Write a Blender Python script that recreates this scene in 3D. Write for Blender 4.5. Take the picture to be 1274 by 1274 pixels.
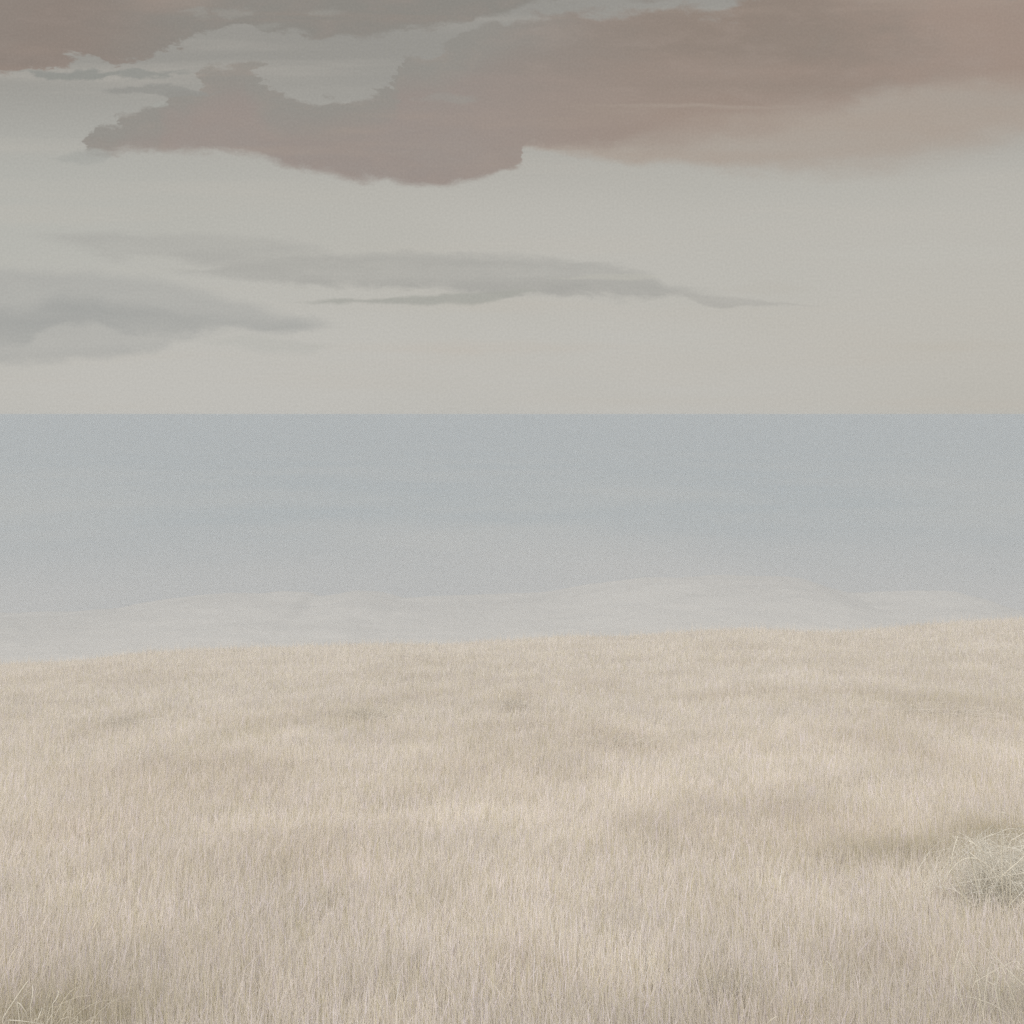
import bpy, math, random
import numpy as np
from mathutils import Vector

random.seed(7)
rng = np.random.default_rng(11)
R = math.radians

for o in list(bpy.data.objects):
    bpy.data.objects.remove(o)
scene = bpy.context.scene
col = scene.collection

# ------------------------------------------------------------------ camera
H = 26.0                      # eye height above the sea
PITCH = R(-3.93)
cam_d = bpy.data.cameras.new("Camera")
cam_d.sensor_width = 36.0
cam_d.lens = 50.0
cam_d.clip_start = 0.05
cam_d.clip_end = 200000.0
cam = bpy.data.objects.new("Camera", cam_d)
cam.location = (0, 0, H)
cam.rotation_euler = (R(90) + PITCH, 0, 0)
col.objects.link(cam)
scene.camera = cam

# ------------------------------------------------------------------ light
SUN_EL, SUN_AZ = R(33), R(200)      # azimuth clockwise from +Y: behind the viewer, to the left
sun_d = bpy.data.lights.new("Sun", 'SUN')
sun_d.energy = 2.2
sun_d.angle = R(20)
sun_d.color = (1.0, 0.95, 0.88)
sun = bpy.data.objects.new("Sun", sun_d)
sdir = Vector((math.sin(SUN_AZ) * math.cos(SUN_EL), math.cos(SUN_AZ) * math.cos(SUN_EL), math.sin(SUN_EL)))
sun.rotation_euler = sdir.to_track_quat('Z', 'Y').to_euler()
sun.location = (0, -20, 60)
col.objects.link(sun)

scene.view_settings.view_transform = 'Standard'
scene.view_settings.look = 'None'
scene.view_settings.exposure = 0.0
scene.view_settings.gamma = 1.0
scene.view_settings.use_curve_mapping = False
scene.cycles.use_denoising = False
scene.cycles.volume_bounces = 2
scene.cycles.max_bounces = 8
scene.cycles.transparent_max_bounces = 8

F = 1274 * 50.0 / 36.0


def px(x, y):
    """pixel of the 1274 photograph -> direction slopes u = x/y, v = z/y"""
    a, b = (x - 637) / F, (637 - y) / F
    cp, sp = math.cos(PITCH), math.sin(PITCH)
    den = cp - b * sp
    return a / den, (sp + b * cp) / den


def srgb(h):
    c = [int(h[i:i + 2], 16) / 255 for i in (0, 2, 4)]
    return tuple(x / 12.92 if x <= .04045 else ((x + .055) / 1.055) ** 2.4 for x in c)


# ------------------------------------------------------------------ node helpers
class N:
    def __init__(self, tree):
        self.t = tree

    def node(self, kind, **kw):
        n = self.t.nodes.new(kind)
        for k, v in kw.items():
            setattr(n, k, v)
        return n

    def put(self, sock, v):
        if hasattr(v, 'is_linked'):
            self.t.links.new(v, sock)
        elif v is not None:
            sock.default_value = v

    def m(self, op, a, b=None, c=None, clamp=False):
        n = self.node('ShaderNodeMath', operation=op, use_clamp=clamp)
        self.put(n.inputs[0], a)
        if b is not None: self.put(n.inputs[1], b)
        if c is not None: self.put(n.inputs[2], c)
        return n.outputs[0]

    def add(self, a, b): return self.m('ADD', a, b)
    def sub(self, a, b): return self.m('SUBTRACT', a, b)
    def mul(self, a, b): return self.m('MULTIPLY', a, b)
    def div(self, a, b): return self.m('DIVIDE', a, b)

    def smooth(self, x, lo, hi, a=0.0, b=1.0):
        n = self.node('ShaderNodeMapRange', interpolation_type='SMOOTHSTEP')
        self.put(n.inputs['Value'], x)
        self.put(n.inputs['From Min'], lo); self.put(n.inputs['From Max'], hi)
        self.put(n.inputs['To Min'], a); self.put(n.inputs['To Max'], b)
        return n.outputs['Result']

    def xyz(self, x, y, z=0.0):
        n = self.node('ShaderNodeCombineXYZ')
        self.put(n.inputs[0], x); self.put(n.inputs[1], y); self.put(n.inputs[2], z)
        return n.outputs[0]

    def noise(self, vec, scale, detail=4.0, rough=0.55, dist=0.0):
        n = self.node('ShaderNodeTexNoise')
        self.put(n.inputs['Vector'], vec)
        n.inputs['Scale'].default_value = scale
        n.inputs['Detail'].default_value = detail
        n.inputs['Roughness'].default_value = rough
        n.inputs['Distortion'].default_value = dist
        return n.outputs['Fac']

    def mix(self, f, a, b):
        n = self.node('ShaderNodeMix', data_type='RGBA')
        self.put(n.inputs[0], f)
        self.put(n.inputs[6], a if hasattr(a, 'is_linked') else tuple(a) + (1,))
        self.put(n.inputs[7], b if hasattr(b, 'is_linked') else tuple(b) + (1,))
        return n.outputs[2]

    def curve(self, x, pts, handle='AUTO_CLAMPED'):
        n = self.node('ShaderNodeFloatCurve')
        self.put(n.inputs['Value'], x)
        c = n.mapping.curves[0]
        pts = sorted(pts)
        while len(c.points) < len(pts):
            c.points.new(0.5, 0.5)
        for p, (a, b) in zip(c.points, pts):
            p.location = (a, b)
            p.handle_type = handle
        n.mapping.update()
        return n.outputs[0]


# ------------------------------------------------------------------ sky
world = bpy.data.worlds.new("World")
scene.world = world
world.use_nodes = True
wt = world.node_tree
wt.nodes.clear()
w = N(wt)
geo = w.node('ShaderNodeTexCoord').outputs['Generated']
sep = w.node('ShaderNodeSeparateXYZ')
wt.links.new(geo, sep.inputs[0])
X, Y, Z = sep.outputs
Yc = w.m('MAXIMUM', Y, 0.18)
U = w.div(X, Yc)
V = w.div(Z, Yc)
U0, U1, V0, V1 = -0.45, 0.45, -0.02, 0.42


def cu(x): return (px(x, 400)[0] - U0) / (U1 - U0)
def cv(y): return (px(637, y)[1] - V0) / (V1 - V0)
PXV = px(637, 250)[1] - px(637, 251)[1]      # one pixel as a slope

low = w.noise(w.xyz(w.mul(U, 14.0), w.mul(V, 30.0), 1.3), 1.0, 6.0, 0.6)
fin = w.noise(w.xyz(w.mul(U, 30.0), w.mul(V, 75.0), 5.1), 1.0, 7.0, 0.62, 0.3)
stk = w.noise(w.xyz(w.mul(U, 3.2), w.mul(V, 46.0), 9.7), 1.0, 5.0, 0.55, 0.2)
big = w.noise(w.xyz(w.mul(U, 4.0), w.mul(V, 9.0), 3.7), 1.0, 3.0, 0.5)
wuf = w.noise(w.xyz(w.mul(U, 34.0), w.mul(V, 60.0), 21.0), 1.0, 6.0, 0.62)


def warp(ampu, ampv, fine):
    """u (0..1 for the curves) and v, displaced by the fractal noises; amplitudes in pixels"""
    du = w.mul(w.sub(wuf, 0.5), ampu * 2 * PXV)
    dv = w.add(w.mul(w.sub(low, 0.5), ampv * 2 * PXV), w.mul(w.sub(fin, 0.5), fine * 2 * PXV))
    u = w.m('ADD', w.div(w.sub(w.add(U, du), U0), U1 - U0), 0.0, clamp=True)
    return u, w.add(V, dv)


def unit_v(sock):
    return w.add(w.mul(sock, V1 - V0), V0)


def cloud(top, bot, soft_top, soft_bot, wt_, wb_):
    """a cloud between two edge lines given in (azimuth, height) points; softness in pixels"""
    ut, vt = warp(*wt_)
    ub, vb = warp(*wb_)
    T = unit_v(w.curve(ut, [(cu(x), cv(y)) for x, y in top], 'VECTOR'))
    B = unit_v(w.curve(ub, [(cu(x), cv(y)) for x, y in bot], 'VECTOR'))

    def soft(s, u):
        if isinstance(s, (int, float)):
            return s * PXV
        return w.mul(w.curve(u, [(cu(x), y / 100.0) for x, y in s]), 100 * PXV)
    st, sb = soft(soft_top, ut), soft(soft_bot, ub)
    ft = w.smooth(w.div(w.sub(T, vt), st), -0.5, 0.5)
    fb = w.smooth(w.div(w.sub(vb, B), sb), -0.5, 0.5)
    return w.mul(ft, fb)


# bright overcast veil: pale at the horizon, dimmer under the dark bank, bright again overhead
sky = w.node('ShaderNodeTexSky', sky_type='NISHITA')
sky.sun_disc = False
sky.sun_elevation = SUN_EL
sky.sun_rotation = SUN_AZ
sky.air_density = 1.0
sky.dust_density = 4.0
K = 10.0                     # Background strength is 0.1


def kc(h, s=1.0): return tuple(c * K * s for c in srgb(h))


veil = w.mix(w.smooth(V, 0.0, 0.17), kc('c2c0ba'), kc('bab7af'))
veil = w.mix(w.smooth(V, 0.13, 0.255), veil, kc('98958e'))
warmside = w.mul(w.smooth(U, 0.02, 0.40), w.smooth(V, 0.30, 0.0))
veil = w.mix(w.mul(warmside, 0.75), veil, kc('bdb9b0'))
leftcool = w.mul(w.smooth(U, -0.02, -0.36), w.smooth(w.m('ABSOLUTE', w.sub(V, 0.14)), 0.12, 0.0))
veil = w.mix(w.mul(leftcool, 0.45), veil, kc('b0b2ac'))
veil = w.mix(w.smooth(stk, 0.42, 0.75, 0.0, 0.35), veil, kc('c0bab0'))
veil = w.mix(w.smooth(big, 0.45, 0.75, 0.0, 0.30), veil, kc('b3b1a8'))
overhead = w.smooth(Z, 0.34, 0.65)
veil = w.mix(overhead, veil, (13.2, 13.3, 13.3))
c = w.mix(0.96, sky.outputs[0], veil)

# grey stratus bars low over the sea
def over(mask, amount, shade, lo=0.75, hi=1.0):
    """lay a thin cloud of one shade over what is already there, its density broken by the streak noise"""
    global c
    dens = w.mul(w.smooth(stk, 0.25, 0.65, lo, hi), w.smooth(fin, 0.2, 0.7, lo + .1, hi))
    c = w.mix(w.mul(mask, w.mul(dens, amount)), c, kc(shade))


over(cloud([(60, 294), (90, 290), (120, 289), (250, 293), (330, 298), (400, 311)],
           [(60, 296), (95, 304), (130, 318), (200, 321), (280, 327), (340, 319), (400, 312)], 14, 16, (30, 8, 14), (30, 9, 14)), 0.85, 'a7a6a1', 0.5)
over(cloud([(-40, 332), (60, 336), (150, 341), (200, 349), (250, 361), (290, 376), (350, 391), (405, 404)],
           [(-40, 452), (60, 450), (140, 445), (200, 436), (215, 424), (290, 412), (340, 414), (405, 405)],
           22, 16, (20, 8, 12), (20, 9, 12)), 0.8, 'aaaaa6', 0.7)
over(cloud([(-40, 378), (20, 388), (45, 384), (62, 374), (80, 370), (110, 371), (140, 380), (220, 389), (270, 396), (345, 399), (370, 396), (400, 403)],
           [(-40, 432), (20, 428), (34, 426), (50, 412), (80, 401), (120, 403), (150, 412), (180, 418), (240, 415), (262, 409), (340, 411), (360, 411), (400, 404)],
           26, 14, (30, 10, 16), (26, 9, 14)), 0.85, '9fa09d', 0.6)
over(cloud([(260, 424), (310, 418), (360, 424), (410, 430)], [(260, 426), (320, 438), (380, 440), (410, 432)], 10, 10, (20, 6, 8), (20, 6, 8)), 0.4, 'adaea8')
over(cloud([(225, 337), (265, 332), (310, 323), (380, 318), (500, 317), (640, 319), (720, 325), (780, 334), (810, 344), (835, 358), (870, 363)],
           [(225, 338), (270, 341), (320, 350), (350, 354), (400, 355), (460, 357), (560, 360), (640, 366), (700, 366), (760, 371), (802, 374), (822, 368), (870, 365)],
           14, 12, (30, 8, 16), (30, 9, 16)), 0.9, 'a4a39e', 0.55)
over(cloud([(385, 375), (420, 371), (450, 374), (520, 368), (580, 364), (640, 360), (670, 362)],
           [(385, 376), (450, 378), (520, 379), (590, 378), (630, 372), (650, 366), (670, 363)], 5, 6, (20, 5, 8), (20, 5, 8)), 0.9, 'a5a59e', 0.75)
over(cloud([(690, 345), (740, 342), (790, 341), (825, 344)], [(690, 346), (740, 348), (790, 349), (825, 345)], 4, 4, (18, 3, 5), (18, 3, 5)), 0.7, 'b9b7ae')
over(cloud([(825, 363), (845, 363), (880, 367), (900, 369), (930, 371), (960, 377), (1000, 380)],
           [(825, 364), (850, 367), (872, 378), (895, 384), (930, 381), (960, 381), (1000, 381)], 5, 5, (18, 5, 7), (18, 5, 7)), 0.85, 'acaaa4', 0.6)
# faint warm streaks above the horizon
for y0, y1, x0, x1, a_, sh in [(422, 440, 380, 800, .22, 'bfb3a6'), (372, 388, 540, 760, .2, 'bfb6a9'), (425, 436, 1080, 1330, .2, 'b7ae9f'), (494, 508, 1060, 1300, .2, 'bfb3a6'),
                               (350, 366, 900, 1010, .3, 'b3ada2'), (300, 330, 1000, 1330, .35, 'bebdb6')]:
    ym = (y0 + y1) / 2
    over(cloud([(x0, ym), ((x0 + x1) / 2, y0), (x1, ym)], [(x0, ym + 1), ((x0 + x1) / 2, y1), (x1, ym + 1)], 10, 12, (20, 6, 8), (20, 6, 8)), a_, sh, 0.4)

# dark rose-grey bank over the top of the view
MTOP = [(108, 188), (120, 179), (128, 164), (148, 156), (153, 142), (176, 138), (196, 140), (203, 132), (206, 118), (226, 107), (240, 110), (246, 98), (262, 82), (290, 78), (316, 76), (323, 92),
        (321, 103), (346, 121), (372, 124), (395, 131), (440, 122), (490, 110), (498, 72), (520, 66), (552, 66), (584, 44), (640, 28), (720, 16), (820, 12), (900, 12), (950, -8), (1100, -60), (1330, -110)]
gR = cloud([(560, 30), (700, 110), (900, 120), (1100, 100), (1330, 40)],
           [(560, 180), (660, 186), (720, 193), (800, 205), (920, 210), (1060, 209), (1130, 203), (1190, 188), (1250, 170), (1330, 160)],
           60, [(560, 14), (720, 16), (900, 24), (1060, 46), (1330, 80)], (16, 8, 3), (30, 14, 14))
gR = w.mul(gR, w.smooth(U, px(600, 0)[0], px(690, 0)[0]))
over(gR, 0.95, 'a99d92', 0.75)
wr = w.smooth(U, -0.08, 0.16)
far_r = w.smooth(w.add(U, w.mul(w.sub(low, 0.5), 0.2)), px(1000, 0)[0], px(1180, 0)[0])
bank_hi = w.mix(wr, kc('938c86'), kc('908379'))
bank_hi = w.mix(far_r, bank_hi, kc('9f8e83'))
bank_lo = w.mix(wr, kc('988e88'), kc('9e8d82'))
h2 = w.smooth(w.add(V, w.mul(w.sub(stk, 0.5), 0.07)), px(637, 150)[1], px(637, 70)[1])
bank = w.mix(h2, bank_lo, bank_hi)
ut, vt = warp(40, 14, 30)
edge = w.div(w.sub(unit_v(w.curve(ut, [(cu(x), cv(y)) for x, y in MTOP], 'VECTOR')), vt), PXV)      # how far below the bank's upper rim
rim = w.mul(w.smooth(w.add(edge, w.mul(w.sub(low, 0.5), 70)), 62, 8), w.smooth(U, px(760, 0)[0], px(560, 0)[0]))
bank = w.mix(w.mul(rim, 0.85), bank, kc('918f89'))
bank = w.mix(w.smooth(stk, 0.50, 0.72, 0.0, 0.5), bank, kc('a6978b'))
bank = w.mix(w.smooth(big, 0.45, 0.75, 0.0, 0.2), bank, kc('8b847e'))
bank = w.mix(w.smooth(fin, 0.42, 0.75, 0.0, 0.35), bank, kc('a3968d'))
gM = cloud(MTOP,
           [(108, 190), (135, 191), (200, 187), (300, 194), (380, 208), (460, 224), (560, 227), (625, 216), (644, 206), (650, 182), (720, 184), (780, 180), (840, 172), (900, 158), (960, 144), (1010, 134),
            (1060, 126), (1100, 113), (1180, 106), (1274, 104), (1330, 100)],
           [(110, 12), (300, 9), (500, 9), (640, 12), (800, 16), (1330, 30)], [(110, 12), (380, 15), (560, 12), (640, 9), (660, 14), (760, 26), (860, 60), (960, 60), (1080, 30), (1330, 50)], (72, 14, 30), (20, 14, 16))
thick = w.mul(w.smooth(fin, 0.15, 0.6, 0.88, 1.0), w.smooth(low, 0.2, 0.6, 0.9, 1.0))
c = w.mix(w.mul(gM, thick), c, bank)
over(cloud([(760, 131), (830, 129), (900, 131), (980, 132)], [(760, 132), (830, 133), (900, 136), (980, 133)], 4, 5, (14, 6, 6), (14, 6, 6)), 0.35, 'aea398')
over(cloud([(76, 196), (100, 188), (125, 186), (145, 192)], [(76, 198), (105, 206), (130, 204), (145, 194)], 8, 8, (20, 6, 8), (20, 6, 8)), 0.6, 'a0a19c')
left_bank = w.mix(w.smooth(U, -0.32, -0.19), kc('8d827a'), kc('8b8882'))
left_bank = w.mix(w.mul(w.smooth(w.add(V, w.mul(w.sub(stk, .5), .03)), px(0, 16)[1], px(0, -6)[1]), w.smooth(w.m('ABSOLUTE', w.sub(U, px(215, 0)[0])), 0.045, 0.01, 0.0, 0.5)), left_bank, kc('a39287'))
left_bank = w.mix(w.smooth(stk, 0.5, 0.75, 0.0, 0.5), left_bank, kc('998a80'))
left_bank = w.mix(w.smooth(fin, 0.42, 0.75, 0.0, 0.35), left_bank, kc('9c9088'))
gL = cloud([(-60, -150), (400, -130), (600, -60), (700, -20), (760, -10), (1330, -10)],
           [(-60, 88), (30, 86), (58, 85), (74, 79), (86, 72), (120, 70), (142, 78), (200, 68), (212, 60), (230, 54), (245, 42), (290, 32), (312, 38), (340, 45), (400, 44), (470, 38), (560, 30), (620, 17), (672, 4), (760, -8), (1330, -8)],
           20, [(-60, 7), (180, 6), (300, 7), (450, 12), (1330, 14)], (20, 8, 8), (40, 14, 30))
c = w.mix(w.mul(gL, thick), c, left_bank)
over(cloud([(28, 88), (80, 86), (100, 84), (150, 88), (176, 89), (200, 94), (236, 87)], [(28, 89), (58, 98), (100, 98), (150, 98), (180, 101), (206, 98), (236, 88)],
           5, 5, (36, 8, 16), (36, 8, 16)), 0.9, '8f908b', 0.7)
over(cloud([(150, 115), (185, 108), (215, 105), (250, 111)], [(150, 116), (192, 117), (222, 121), (250, 118)], 4, 4, (60, 10, 14), (60, 10, 14)), 0.9, '93928d')
over(cloud([(185, 131), (200, 126), (216, 133)], [(185, 133), (204, 138), (218, 135)], 4, 4, (60, 10, 14), (60, 10, 14)), 0.8, 'a3a39d')
for x, y, lw, hh in [(300, 14, 22, 8), (340, 35, 20, 6), (408, 15, 24, 5), (248, 17, 22, 5), (560, 122, 40, 7)]:
    over(cloud([(x - lw, y), (x, y - hh), (x + lw, y)], [(x - lw, y + 1), (x, y + hh), (x + lw, y + 1)], 6, 6, (50, 10, 14), (50, 10, 14)), 0.5, '9a9993')
# fine mottle over the whole sky colour, added as film-like grain
mot = w.noise(w.xyz(w.mul(U, 620.0), w.mul(V, 620.0), 2.0), 1.0, 2.0, 0.6)
mm = w.node('ShaderNodeVectorMath', operation='SCALE')
wt.links.new(c, mm.inputs[0]); w.put(mm.inputs['Scale'], w.smooth(mot, 0.1, 0.9, 0.94, 1.06))
c = mm.outputs[0]

bg = w.node('ShaderNodeBackground')
bg.inputs['Strength'].default_value = 0.1
wt.links.new(c, bg.inputs['Color'])
wo = w.node('ShaderNodeOutputWorld')
wt.links.new(bg.outputs[0], wo.inputs['Surface'])
world.cycles.sampling_method = 'MANUAL'
world.cycles.sample_map_resolution = 1024


# ------------------------------------------------------------------ number helpers
def vnoise(x, y, seed=0):
    """smooth value noise in 0..1"""
    xi, yi = np.floor(x).astype(np.int64), np.floor(y).astype(np.int64)
    fx, fy = x - xi, y - yi
    fx, fy = fx * fx * (3 - 2 * fx), fy * fy * (3 - 2 * fy)

    def h(i, j):
        n = (i * 374761393 + j * 668265263 + seed * 2147483647) & 0x7fffffff
        n = ((n ^ (n >> 13)) * 1274126177) & 0x7fffffff
        n = n ^ (n >> 16)
        return (n & 0xffff) / 65535.0
    a = h(xi, yi) * (1 - fx) + h(xi + 1, yi) * fx
    b = h(xi, yi + 1) * (1 - fx) + h(xi + 1, yi + 1) * fx
    return a * (1 - fy) + b * fy


def fbm(x, y, seed=0, oct=4):
    s, a, t = 0, 1.0, 0
    for k in range(oct):
        s = s + a * vnoise(x * 2 ** k, y * 2 ** k, seed + k)
        t += a
        a *= 0.5
    return s / t


def sstep(x, a, b):
    t = np.clip((x - a) / (b - a), 0, 1)
    return t * t * (3 - 2 * t)


# ------------------------------------------------------------------ terrain
CREST = [(-300, 834), (0, 824), (60, 822), (110, 819), (180, 810), (250, 806), (330, 804), (415, 801), (480, 799), (560, 800), (600, 796),
         (640, 794), (700, 790), (780, 790), (850, 784), (930, 780), (1000, 784), (1060, 784), (1120, 778), (1200, 771), (1274, 767), (1500, 760)]
RIDGE = [(-400, 772), (-100, 768), (0, 766), (80, 765), (150, 758), (200, 750), (255, 741), (350, 740), (378, 740), (395, 745), (440, 738), (468, 739), (500, 746),
         (560, 743), (620, 743), (680, 739), (740, 729), (800, 721), (870, 719), (960, 718), (1005, 723), (1035, 733), (1062, 740), (1090, 740),
         (1110, 739), (1150, 737), (1200, 740), (1240, 751), (1262, 760), (1300, 768), (1500, 770), (1900, 762)]
cr_u = np.array([px(x, y)[0] for x, y in CREST]); cr_r = np.array([-px(x, y)[1] for x, y in CREST])
ri_u = np.array([px(x, y)[0] for x, y in RIDGE]); ri_r = np.array([-px(x, y)[1] for x, y in RIDGE])
YC, DROP0, GH, YR = 60.0, 1.75, 0.20, 165.0


def drop(x, y):
    yy = np.maximum(y, 0.0)
    us = np.clip(x / (0.7 * yy + 0.3 * YC), -0.6, 0.6)
    a = (np.interp(us, cr_u, cr_r) * YC + GH - DROP0) / YC
    near = DROP0 + a * y
    near = near - 0.08 * (fbm(x / 6.5 + 3, y / 6.5 + 8, 5, 3) - 0.5) * sstep(yy, 2, 12) * (1 - 0.5 * sstep(yy, 40, 60))
    near = near - 0.06 * (fbm(x / 1.1, y / 1.1, 9, 3) - 0.5)
    ur = np.clip(x / YR, -0.8, 0.8)
    rr = np.interp(ur, ri_u, ri_r) * YR
    fl = 21.3 + 0.6 * fbm(x / 14, y / 14, 21, 3)
    lumps = 0.55 * (fbm(x / 3.0, y / 3.0, 31, 4) - 0.5)
    far = fl + (rr - fl) * sstep(y, 118, YR - 2) - lumps * sstep(y, 80, 130)
    over = sstep(y, YR + 1, YR + 26)
    far = far * (1 - over) + (H + 1.6) * over
    t = sstep(y, YC, YC + 38)
    return near * (1 - t) + far * t


def ground(x, y):
    return H - drop(np.asarray(x, float), np.asarray(y, float))


def graded(a, b, s):
    return list(np.arange(a, b, s))


def tag(o, label=None, cat=None, group=None, kind=None):
    for k, v in (('label', label), ('category', cat), ('group', group), ('kind', kind)):
        if v: o[k] = v
    return o


def mesh_from(name, verts, loops, starts, totals, mat, colors=None, smooth=False, parent=None, loc=(0, 0, 0)):
    me = bpy.data.meshes.new(name)
    me.vertices.add(len(verts)); me.vertices.foreach_set('co', np.ascontiguousarray(verts, np.float32).ravel())
    me.loops.add(len(loops)); me.loops.foreach_set('vertex_index', np.ascontiguousarray(loops, np.int32))
    me.polygons.add(len(starts))
    me.polygons.foreach_set('loop_start', np.ascontiguousarray(starts, np.int32))
    me.polygons.foreach_set('loop_total', np.ascontiguousarray(totals, np.int32))
    if smooth:
        me.polygons.foreach_set('use_smooth', np.ones(len(starts), bool))
    if colors is not None:
        at = me.attributes.new('tint', 'FLOAT_COLOR', 'POINT')
        at.data.foreach_set('color', np.ascontiguousarray(np.c_[colors, np.ones(len(colors))], np.float32).ravel())
    me.update(calc_edges=True)
    me.materials.append(mat)
    o = bpy.data.objects.new(name, me)
    o.location = loc
    col.objects.link(o)
    if parent: o.parent = parent
    return o


def material(name):
    m = bpy.data.materials.new(name)
    m.use_nodes = True
    m.node_tree.nodes.clear()
    return m, N(m.node_tree)


def finish(n, shader, disp=None):
    out = n.node('ShaderNodeOutputMaterial')
    n.t.links.new(shader, out.inputs['Surface'])


# soil / sand
m_soil, n = material('soil')
pos = n.node('ShaderNodeNewGeometry').outputs['Position']
sp = n.node('ShaderNodeSeparateXYZ'); n.t.links.new(pos, sp.inputs[0])
fine_n = n.noise(pos, 9.0, 6.0, 0.6)
mid_n = n.noise(pos, 0.9, 4.0, 0.55)
far_n = n.noise(n.xyz(n.mul(sp.outputs[0], 0.05), n.mul(sp.outputs[1], 0.09)), 1.0, 5.0, 0.6)
litter = n.mix(fine_n, (0.52, 0.47, 0.405), (0.62, 0.57, 0.505))
litter = n.mix(n.smooth(mid_n, 0.4, 0.7), litter, (0.57, 0.525, 0.45))
misty_sand = n.mix(far_n, (0.425, 0.407, 0.385), (0.452, 0.433, 0.41))
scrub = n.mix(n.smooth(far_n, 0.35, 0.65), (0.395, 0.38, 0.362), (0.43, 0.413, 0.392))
beach = n.mix(n.smooth(sp.outputs[1], 126, 158), misty_sand, scrub)  # paler towards the ridge foot: low mist put into the sand colour
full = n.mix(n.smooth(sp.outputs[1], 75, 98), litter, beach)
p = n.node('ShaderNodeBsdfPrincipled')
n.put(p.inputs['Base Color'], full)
p.inputs['Roughness'].default_value = 0.95
p.inputs['Specular IOR Level'].default_value = 0.1
finish(n, p.outputs[0])

xs = np.array(graded(-420, -90, 12) + graded(-90, -30, 0.5) + graded(-30, -6, 0.35) + graded(-6, 6, 0.12) + graded(6, 30, 0.35) + graded(30, 90, 0.5) + graded(90, 421, 12))
ys = np.array(graded(-60, -2, 3) + graded(-2, 12, 0.12) + graded(12, 62, 0.35) + graded(62, 120, 1.0) + graded(120, 200, 0.6) + graded(200, 261, 6))
GX, GY = np.meshgrid(xs, ys)
GZ = ground(GX, GY)
V3 = np.c_[GX.ravel(), GY.ravel(), GZ.ravel()]
nx, ny = len(xs), len(ys)
ii = (np.arange(ny - 1)[:, None] * nx + np.arange(nx - 1)[None, :]).ravel()
quads = np.c_[ii, ii + 1, ii + nx + 1, ii + nx].ravel()
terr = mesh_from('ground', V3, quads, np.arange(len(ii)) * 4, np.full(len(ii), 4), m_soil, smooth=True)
tag(terr, 'sandy dune ground under the dry grass, falling to the shore', 'ground', kind='structure')

# ------------------------------------------------------------------ sea
m_sea, n = material('sea_water')
pos = n.node('ShaderNodeNewGeometry').outputs['Position']
sp = n.node('ShaderNodeSeparateXYZ'); n.t.links.new(pos, sp.inputs[0])
sw = n.noise(n.xyz(n.mul(sp.outputs[0], 0.008), n.mul(sp.outputs[1], 0.006)), 1.0, 4.0, 0.5)
wv = n.noise(n.xyz(n.mul(sp.outputs[0], 0.35), n.mul(sp.outputs[1], 0.7)), 1.0, 5.0, 0.6)
p = n.node('ShaderNodeBsdfPrincipled')
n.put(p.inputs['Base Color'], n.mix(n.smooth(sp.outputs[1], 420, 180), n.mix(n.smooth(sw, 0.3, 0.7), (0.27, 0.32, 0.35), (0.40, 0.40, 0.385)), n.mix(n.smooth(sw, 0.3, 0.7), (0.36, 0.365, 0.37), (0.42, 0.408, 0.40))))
p.inputs['Roughness'].default_value = 0.45
p.inputs['IOR'].default_value = 1.33
b = n.node('ShaderNodeBump'); b.inputs['Strength'].default_value = 0.5; b.inputs['Distance'].default_value = 0.25
n.put(b.inputs['Height'], wv); n.t.links.new(b.outputs[0], p.inputs['Normal'])
finish(n, p.outputs[0])
SEA_R = 40000.0
rings = np.r_[0.0, np.geomspace(60, SEA_R, 26)]
ang = np.linspace(0, 2 * np.pi, 97)[:-1]
sv = [np.array([[0, 0, 0]])] + [np.c_[r * np.cos(ang), r * np.sin(ang), np.zeros(96)] for r in rings[1:]]
sv = np.vstack(sv)
lp, st, tt = [], [], []
for k in range(96):
    st.append(len(lp)); tt.append(3); lp += [0, 1 + k, 1 + (k + 1) % 96]
for r_ in range(len(rings) - 2):
    for k in range(96):
        a0 = 1 + r_ * 96 + k; a1 = 1 + r_ * 96 + (k + 1) % 96
        st.append(len(lp)); tt.append(4); lp += [a0, a0 + 96, a1 + 96, a1]
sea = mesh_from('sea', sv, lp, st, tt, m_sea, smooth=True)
tag(sea, 'calm pale blue grey sea reaching the horizon', 'sea', kind='structure')

# ------------------------------------------------------------------ haze
HAZE = 0.0028
bpy.ops.mesh.primitive_cube_add(size=1)
hz = bpy.context.active_object
hz.name = 'haze'; hz.data.name = 'haze'
zb, ztp = -3.0, H + 0.05
hz.scale = (2 * SEA_R + 400, 2 * SEA_R + 400, ztp - zb)
hz.location = (0, 0, (ztp + zb) / 2)
m_hz, n = material('haze')
pv = n.node('ShaderNodeVolumePrincipled')
pv.inputs['Color'].default_value = (0.518, 0.554, 0.582, 1)
pv.inputs['Density'].default_value = HAZE
out = n.node('ShaderNodeOutputMaterial')
n.t.links.new(pv.outputs[0], out.inputs['Volume'])
hz.data.materials.append(m_hz)
tag(hz, 'thin pale sea haze over the water and dunes', 'haze', kind='stuff')

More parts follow.
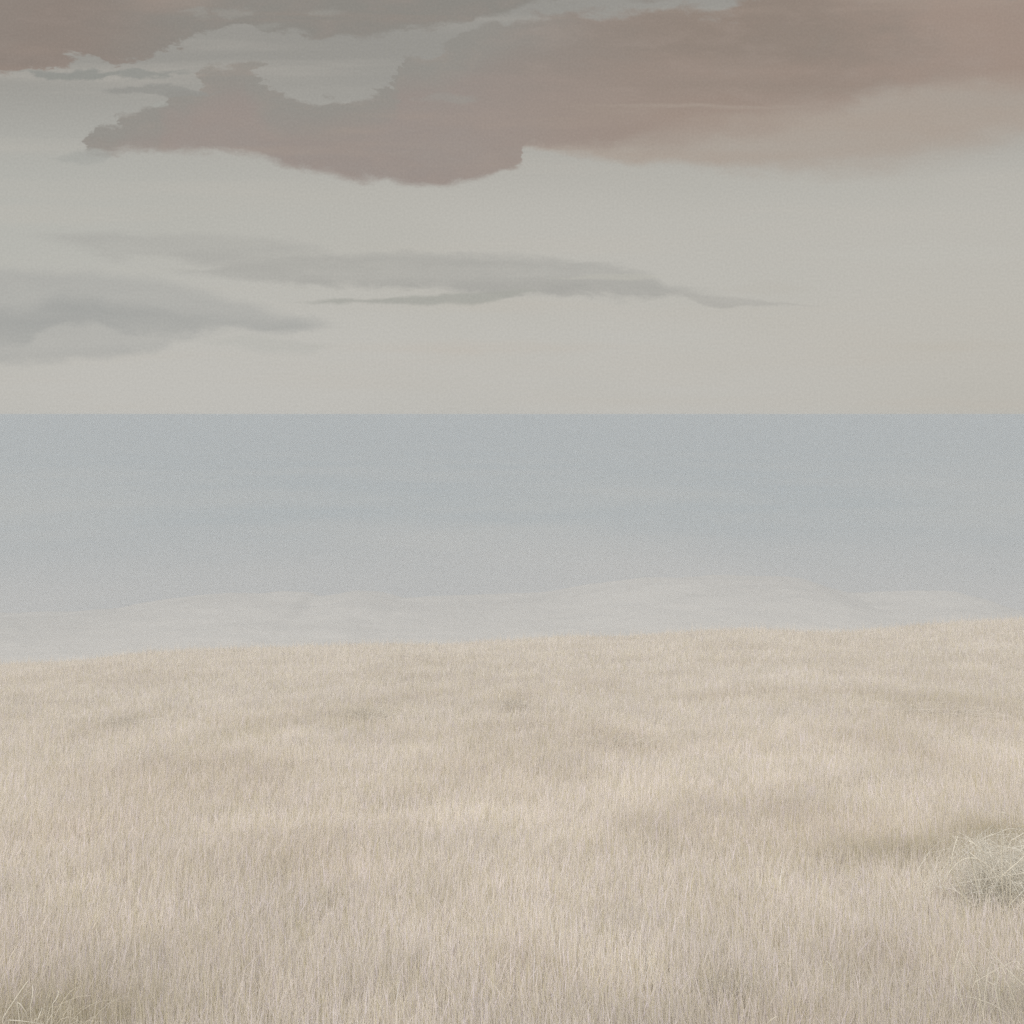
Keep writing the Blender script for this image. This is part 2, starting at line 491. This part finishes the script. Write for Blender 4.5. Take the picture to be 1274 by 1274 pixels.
# ------------------------------------------------------------------ grass blades
m_grass, n = material('dry_grass')
at = n.node('ShaderNodeAttribute'); at.attribute_name = 'tint'
d1 = n.node('ShaderNodeBsdfDiffuse'); n.t.links.new(at.outputs['Color'], d1.inputs['Color'])
t1 = n.node('ShaderNodeBsdfTranslucent'); n.t.links.new(at.outputs['Color'], t1.inputs['Color'])
mx = n.node('ShaderNodeMixShader'); mx.inputs[0].default_value = 0.42
n.t.links.new(d1.outputs[0], mx.inputs[1]); n.t.links.new(t1.outputs[0], mx.inputs[2])
finish(n, mx.outputs[0])


def blades(root, height, width, lean, yaw, face, tint, tiptint, segs=2, droop=1.0):
    """root (n,3); each blade leans by `lean` (metres at the tip) towards yaw, curving; returns mesh arrays"""
    nb = len(root)
    ts = np.linspace(0, 1, segs + 1)
    dx, dy = np.cos(yaw), np.sin(yaw)
    fx, fy = np.cos(face), np.sin(face)
    vs, cs = [], []
    for k, t in enumerate(ts):
        off = lean * t ** 1.8
        zz = height * (t - 0.28 * droop * t ** 3 * np.minimum(1.5, lean / np.maximum(height, .01)))
        cx = root[:, 0] + dx * off; cy = root[:, 1] + dy * off; cz = root[:, 2] + zz
        wd = width * (1 - 0.25 * t) * 0.5
        tc = tint * (1 - t)[..., None] if False else tint * (1 - t) + tiptint * t
        if k < segs:
            vs += [np.c_[cx - fx * wd, cy - fy * wd, cz], np.c_[cx + fx * wd, cy + fy * wd, cz]]
            cs += [tc, tc]
        else:
            vs.append(np.c_[cx, cy, cz]); cs.append(tc)
    m = 2 * segs + 1
    vert = np.stack(vs, 1).reshape(-1, 3)
    colr = np.stack(cs, 1).reshape(-1, 3)
    base = np.arange(nb) * m
    per = []
    tot = []
    for k in range(segs - 1):
        per += [2 * k, 2 * k + 1, 2 * k + 3, 2 * k + 2]; tot.append(4)
    per += [2 * segs - 2, 2 * segs - 1, 2 * segs]; tot.append(3)
    loops = (base[:, None] + np.array(per)[None, :]).ravel()
    tots = np.tile(tot, nb)
    starts = np.r_[0, np.cumsum(tots)[:-1]]
    return vert, loops, starts, tots, colr


# patches where the sward is thinner, browner or more olive: photograph pixel (centre), size in pixels, strength, hue
PATCH = [(1140, 1050, 140, 17, .85, 1), (1250, 1032, 70, 24, 1.0, 1), (1225, 1120, 70, 40, .15, 1), (60, 1255, 150, 42, .95, 1), (130, 1225, 60, 25, .4, 1),
         (390, 1050, 120, 40, .5, 0), (455, 885, 45, 12, .6, 1), (300, 905, 50, 16, .4, 1), (150, 895, 30, 14, .45, 1), (770, 918, 60, 16, .6, 0),
         (905, 1216, 34, 14, .75, 1), (1170, 868, 150, 12, .5, 1), (1130, 930, 60, 50, .35, 0), (1000, 1000, 60, 40, .25, 0), (520, 1110, 120, 30, .2, 0),
         (200, 950, 200, 16, .35, 0), (330, 960, 60, 30, .3, 0), (640, 870, 25, 10, .4, 1), (900, 860, 60, 8, .3, 0), (1080, 1190, 120, 20, .2, 0),
         (900, 1120, 80, 26, .3, 1), (350, 1225, 120, 40, .15, 0), (650, 1180, 60, 40, .25, 0), (980, 1255, 90, 30, .35, 0), (800, 1030, 40, 14, .25, 1)]


def locate(x, y):
    """the ground point that a photograph pixel looks at"""
    u, v = px(x, y)
    ys_ = np.geomspace(2, 120, 3000)
    z = ground(u * ys_, ys_) + 0.13
    ray = H + v * ys_
    k = np.argmax(ray < z)
    return float(u * ys_[k]), float(ys_[k])


patches = []
for x, y, rx, ry, s, hue in PATCH:
    gx, gy = locate(x, y)
    _, y0 = locate(x, y + ry); _, y1 = locate(x, y - ry)
    patches.append((gx, gy, rx / F * gy, max(0.15, (y1 - y0) / 2), s, hue))

STRAW = np.array([0.632, 0.584, 0.522])
PALE = np.array([0.68, 0.632, 0.572])
BROWN = np.array([0.51, 0.45, 0.38])
OLIVE = np.array([0.46, 0.415, 0.325])


def sward_tint(x, y, n_):
    k = fbm(x / 1.7 + 40, y / 2.6 + 11, 51, 4)
    b_ = fbm(x / 0.5, y / 0.9, 61, 3)
    c_ = STRAW[None] + (PALE - STRAW)[None] * (0.7 * sstep(k, 0.42, 0.72))[:, None] - (STRAW - BROWN)[None] * (0.22 * sstep(k, 0.5, 0.28))[:, None]
    c_ = c_ * (0.90 + 0.2 * b_)[:, None]
    for gx, gy, rx, ry, s, hue in patches:
        q = np.exp(-(((x - gx) / rx) ** 2 + ((y - gy) / ry) ** 2) * 1.2) * (s if s > 0.5 else 0.7 * s) * (0.6 + 0.8 * b_)
        q = np.clip(q, 0, 1)[:, None]
        c_ = c_ * (1 - q) + (OLIVE if hue else BROWN)[None] * q
    dist = np.hypot(x, y)
    f_ = 1.0 + rng.normal(0, 1, n_).clip(-2.5, 2.5) * (0.045 + 0.085 * np.exp(-dist / 14))
    c_ = c_ * (f_ * (1.08 - 0.14 * sstep(dist, 5, 30)))[:, None]
    c_[:, 2] *= (f_ ** 0.8) * rng.normal(1.0, 0.05, n_)
    return c_.clip(0.03, 0.84)


NB, NSIDE = 700000, 420000
e = 1.25
NB = NB + NSIDE
uu = rng.random(NB)
d0, d1_ = 2.0, 84.0
dd = (d0 ** (1 - e) + uu * (d1_ ** (1 - e) - d0 ** (1 - e))) ** (1 / (1 - e))
bx = (rng.random(NB) * 2 - 1) * dd * 0.43
far_side = np.arange(NB) >= NB - NSIDE          # the flanks of the slope, a little thinner than the middle
bx = np.where(far_side, np.sign(bx) * dd * 0.43 + np.sign(bx) * rng.random(NB) * (4.5 + 0.16 * dd), bx)
by = dd
# gather the roots into loose bunches
bx = bx + 0.03 * (vnoise(bx * 9, by * 9, 3) - .5); by = by + 0.03 * (vnoise(bx * 9 + 50, by * 9, 4) - .5)
bz = ground(bx, by)
hn = fbm(bx / 0.9, by / 1.4, 71, 3)
ht = (0.105 + 0.07 * hn + 0.0012 * dd) * rng.normal(1, 0.28, NB).clip(.35, 1.9)
wd = (0.0016 + 0.00028 * dd) * rng.uniform(.6, 1.4, NB) * np.where(far_side, 1.5, 1.0)
wind = np.pi * (0.15 + 0.5 * fbm(bx / 3, by / 4, 81, 2))
yaw = np.where(rng.random(NB) < .6, wind + rng.normal(0, .8, NB), rng.uniform(0, 2 * np.pi, NB))
lean = ht * np.abs(rng.normal(0.15, 0.26, NB))
tint = sward_tint(bx, by, NB)
root = np.c_[bx, by, bz - 0.01]
grass = mesh_from('dry_grass', *blades(root, ht, wd, lean, yaw, rng.uniform(-.9, .9, NB), tint * 0.80, np.minimum(tint * 1.18, .85))[:4], m_grass,
                  colors=None) if False else None
va, lo, sta, tot, cl = blades(root, ht, wd, lean, yaw, rng.uniform(-.9, .9, NB), tint * 0.96, np.minimum(tint * 1.03, .85))
grass = mesh_from('dry_grass', va, lo, sta, tot, m_grass, colors=cl)
tag(grass, 'dense pale straw coloured dry grass covering the dune slope', 'grass', kind='stuff')

# taller, sparser flowering stems along the brow, which soften its edge
NW = 16000
wx = rng.uniform(-36, 36, NW); wy = rng.uniform(40, 80, NW)
wt2 = np.minimum(PALE[None] * rng.normal(1, .05, NW)[:, None], .8)
va, lo, sta, tot, cl = blades(np.c_[wx, wy, ground(wx, wy) - .01], rng.uniform(.22, .62, NW), rng.uniform(.008, .016, NW), rng.uniform(0, .2, NW),
                              rng.uniform(0, 6.28, NW), rng.uniform(-.9, .9, NW), wt2, wt2)
tag(mesh_from('flowering_grass', va, lo, sta, tot, m_grass, colors=cl), 'wispy pale flowering grass along the brow of the slope', 'grass', kind='stuff')

# ------------------------------------------------------------------ tussocks and single stalks
def tube_blade(pts, w0, w1, tint, tip, name, mat, parent=None, loc=(0, 0, 0)):
    """one long blade: a three-sided tapering tube along a curve"""
    pts = np.array(pts, float)
    m = len(pts)
    tan = np.gradient(pts, axis=0)
    tan /= np.linalg.norm(tan, axis=1)[:, None] + 1e-9
    a = np.cross(tan, np.array([0.13, 1.0, 0.21])); a /= np.linalg.norm(a, axis=1)[:, None] + 1e-9
    b_ = np.cross(tan, a)
    vs, cs, lo_, st_, to_ = [], [], [], [], []
    for k in range(m):
        t = k / (m - 1)
        r_ = (w0 * (1 - t) + w1 * t) / 2
        for j in range(4):
            an = j * np.pi / 2
            vs.append(pts[k] + r_ * (np.cos(an) * a[k] + np.sin(an) * b_[k] * .6)); cs.append(tint * (1 - t) + tip * t)
    for k in range(m - 1):
        for j in range(4):
            st_.append(len(lo_)); to_.append(4)
            lo_ += [4 * k + j, 4 * k + (j + 1) % 4, 4 * k + 4 + (j + 1) % 4, 4 * k + 4 + j]
    return mesh_from(name, np.array(vs), lo_, st_, to_, mat, colors=np.array(cs), smooth=True, parent=parent, loc=loc)


def bez(p0, p1, p2, n_=14):
    t = np.linspace(0, 1, n_)[:, None]
    return (1 - t) ** 2 * np.array(p0) + 2 * t * (1 - t) * np.array(p1) + t ** 2 * np.array(p2)


def rooted(p0, p1, p2, base):
    """a blade's curve with its lower end brought down to the ground"""
    g = float(ground(base[0] + p0[0], base[1] + p0[1])) - base[2] - .01
    foot = np.array([p0[0] * .6, p0[1] * .6, min(g, p0[2] - .005)])
    return np.vstack([np.linspace(foot, p0, 4)[:-1], bez(p0, p1, p2)])


def thing(name, label, cat, loc, group=None):
    o = bpy.data.objects.new(name, None)
    o.location = loc; o.empty_display_size = 0.1
    col.objects.link(o)
    return tag(o, label, cat, group)


def strands(nb, rad, hgt, wid, curl, c0, c1, seed, segs=7):
    """arching, tangled thin strands growing from a tussock's base (local coordinates)"""
    g = np.random.default_rng(seed)
    ph = g.uniform(0, 2 * np.pi, nb)
    rr = rad * 0.45 * np.sqrt(g.random(nb))
    x0, y0 = rr * np.cos(ph), rr * np.sin(ph) * .8
    out = ph + g.normal(0, .9, nb)
    reach = rad * g.uniform(.15, 1.0, nb)
    h_ = hgt * g.uniform(.45, 1.1, nb)
    bend = g.uniform(.3, 1.5, nb)
    cw = g.normal(0, curl, nb)
    col_ = np.array(c0)[None] + (np.array(c1) - np.array(c0))[None] * g.random(nb)[:, None]
    ts = np.linspace(0, 1, segs + 1)
    vs, cs = [], []
    wv_ = wid * g.uniform(.6, 1.4, nb)
    for k, t in enumerate(ts):
        ang_ = out + cw * t * 1.6
        r_ = reach * t ** 1.3
        cx = x0 + r_ * np.cos(ang_); cy = y0 + r_ * np.sin(ang_)
        cz = h_ * np.sin(np.minimum(t * (1 + bend * .75), 2.6) * np.pi / 2) - .02
        ww = wv_ * (1 - .5 * t) / 2
        sx_ = -np.sin(out + .6); sy_ = np.cos(out + .6)
        sx_ = np.where(np.abs(sx_) < .4, np.sign(sx_ + 1e-6) * .6, sx_)
        c_ = col_ * (0.85 + .25 * t)
        vs += [np.c_[cx - sx_ * ww, cy - sy_ * ww, cz], np.c_[cx + sx_ * ww, cy + sy_ * ww, cz + ww * .8]]
        cs += [c_, c_]
    m = 2 * (segs + 1)
    vert = np.stack(vs, 1).reshape(-1, 3); colr = np.stack(cs, 1).reshape(-1, 3).clip(.02, .85)
    per = []
    for k in range(segs):
        per += [2 * k, 2 * k + 1, 2 * k + 3, 2 * k + 2]
    loops = (np.arange(nb)[:, None] * m + np.array(per)[None]).ravel()
    tots = np.full(nb * segs, 4)
    return vert, loops, np.arange(nb * segs) * 4, tots, colr


def local(px_x, px_y, dist, base):
    """a photograph pixel at a given distance, in the coordinates of a thing standing at base"""
    u, v = px(px_x, px_y)
    return np.array([u * dist, dist, H + v * dist]) - np.array(base)


LIGHT = np.array([0.84, 0.81, 0.73])
STALK = np.array([0.76, 0.72, 0.63])

# the tangled tussock at the right edge
bxx, byy = locate(1258, 1106)
base = (bxx, byy, float(ground(bxx, byy)))
t = thing('grass_tussock', 'large tangled grey green tussock with pale arching blades at the right edge', 'tussock', base, 'tussocks in the dry grass')
v_ = strands(760, .50, .40, .0027, 1.3, (.62, .585, .51), (.84, .81, .74), 3)
mesh_from('blades', *v_[:4], m_grass, colors=v_[4], parent=t, loc=(.06, .05, 0))
v_ = strands(300, .40, .18, .0036, 2.2, (.60, .57, .50), (.84, .80, .73), 5, 6)
mesh_from('curled_leaves', *v_[:4], m_grass, colors=v_[4], parent=t, loc=(-.10, -.08, 0))
for (a_, b_, c_) in [((1172, 1102), (1203, 1036), (1244, 1094)), ((1246, 1090), (1268, 1072), (1290, 1050)), ((1204, 1046), (1216, 1050), (1224, 1062)),
                     ((1245, 1011), (1254, 1010), (1254, 1020)), ((1183, 1080), (1184, 1060), (1192, 1040)), ((1252, 1085), (1258, 1092), (1268, 1092)),
                     ((1258, 1046), (1268, 1040), (1284, 1030)), ((1205, 1060), (1220, 1070), (1225, 1082))]:
    dz = byy - .30 + random.uniform(-.06, .06)
    tube_blade(rooted(local(*a_, dz, base), local(*b_, dz - .05, base), local(*c_, dz + .05, base), base), 0.0066, .0038, LIGHT, LIGHT * 1.05, 'arching_blade', m_grass, t)

# dark tuft with pale stalks in the bottom left corner
bxx, byy = locate(45, 1285)
base = (bxx, byy, float(ground(bxx, byy)))
t = thing('grass_tussock', 'dark olive tussock with crossed pale stalks in the bottom left corner', 'tussock', base, 'tussocks in the dry grass')
v_ = strands(260, .34, .20, .0024, .6, (.48, .43, .33), (.76, .71, .61), 13)
mesh_from('blades', *v_[:4], m_grass, colors=v_[4], parent=t)
for (a_, b_, c_) in [((3, 1268), (16, 1246), (35, 1220)), ((22, 1247), (32, 1254), (36, 1272)), ((10, 1269), (30, 1270), (52, 1274)),
                     ((38, 1252), (42, 1235), (40, 1226)), ((46, 1270), (50, 1262), (52, 1254)), ((66, 1248), (74, 1240), (72, 1232))]:
    dz = byy - .16 + random.uniform(-.05, .05)
    tube_blade(rooted(local(*a_, dz, base), local(*b_, dz - .02, base), local(*c_, dz + .02, base), base), 0.0046, .0028, LIGHT, LIGHT, 'stalk', m_grass, t)

# thin tuft of long stalks, bottom right
bxx, byy = locate(1252, 1250)
base = (bxx, byy, float(ground(bxx, byy)))
t = thing('grass_tuft', 'sparse tuft of long pale straight stalks in the bottom right corner', 'tuft', base)
v_ = strands(160, .30, .34, .0024, .5, (.58, .54, .46), (.76, .72, .63), 23)
mesh_from('blades', *v_[:4], m_grass, colors=v_[4], parent=t)
for (a_, b_, c_) in [((1290, 1240), (1255, 1210), (1216, 1169)), ((1186, 1210), (1190, 1190), (1198, 1170)), ((1240, 1226), (1242, 1212), (1243, 1200)),
                     ((1243, 1230), (1232, 1222), (1224, 1219)), ((1214, 1208), (1205, 1192), (1199, 1186))]:
    dz = byy - .1 + random.uniform(-.05, .05)
    tube_blade(rooted(local(*a_, dz, base), local(*b_, dz, base), local(*c_, dz, base), base), 0.0058, .0032, LIGHT, LIGHT, 'stalk', m_grass, t)

# low olive tussocks in the sward
LOW = [(905, 1222, 26, 14, 'small olive tussock low in the foreground grass, left of the bottom right tuft'),
       (455, 888, 34, 10, 'faint olive tussock in the middle distance left of centre'),
       (770, 922, 40, 12, 'broad faint brown tussock in the grass right of centre'),
       (152, 898, 24, 11, 'faint olive tussock far left in the middle distance'),
       (640, 876, 16, 8, 'tiny dark tussock near the centre below the grassy crest'),
       (1180, 885, 46, 12, 'wide faint olive tussock below the crest on the right')]
for i, (x, y, r_, h_, lab) in enumerate(LOW):
    gx, gy = locate(x, y)
    base = (gx, gy, float(ground(gx, gy)))
    v_ = strands(150, r_ / F * gy * 1.7, .15 + .002 * gy, .0018 + .0003 * gy, .8, (.56, .515, .445), (.70, .655, .59), 40 + i, 5)
    tag(mesh_from('grass_tussock', *v_[:4], m_grass, colors=v_[4], loc=base), lab, 'tussock', 'tussocks in the dry grass')

# single pale stalks standing out of the sward
LONE = [(830, 1014, 826, 998, 'short pale stalk standing in the grass right of centre'),
        (944, 1014, 938, 1000, 'pale leaning stalk in the grass left of the brown patch'),
        (752, 1050, 750, 1036, 'pale stalk in the middle of the grass below centre'),
        (1038, 1212, 1028, 1196, 'pale curved stalk in the foreground left of the bottom right tuft'),
        (956, 1272, 966, 1265, 'short hooked pale stalk at the bottom edge right of centre'),
        (362, 1146, 364, 1130, 'pale stalk in the foreground grass left of centre')]
for (x0, y0, x1, y1, lab) in LONE:
    gx, gy = locate(x0, y0)
    base = (gx, gy, float(ground(gx, gy)))
    top = local(x1, y1, gy, base); mid = local(x0, y0, gy, base)
    st_ = thing('grass_stalk', lab, 'stalk', base, 'single pale stalks in the grass') if False else None
    o = tube_blade(np.vstack([bez((0, 0, -.01), mid * .6, mid, 6), bez(mid, (mid + top) / 2 + np.array([.01, 0, .01]), top, 8)[1:]]), 0.0060, .004, STALK, LIGHT, 'grass_stalk', m_grass, loc=base)
    tag(o, lab, 'stalk', 'single pale stalks in the grass')
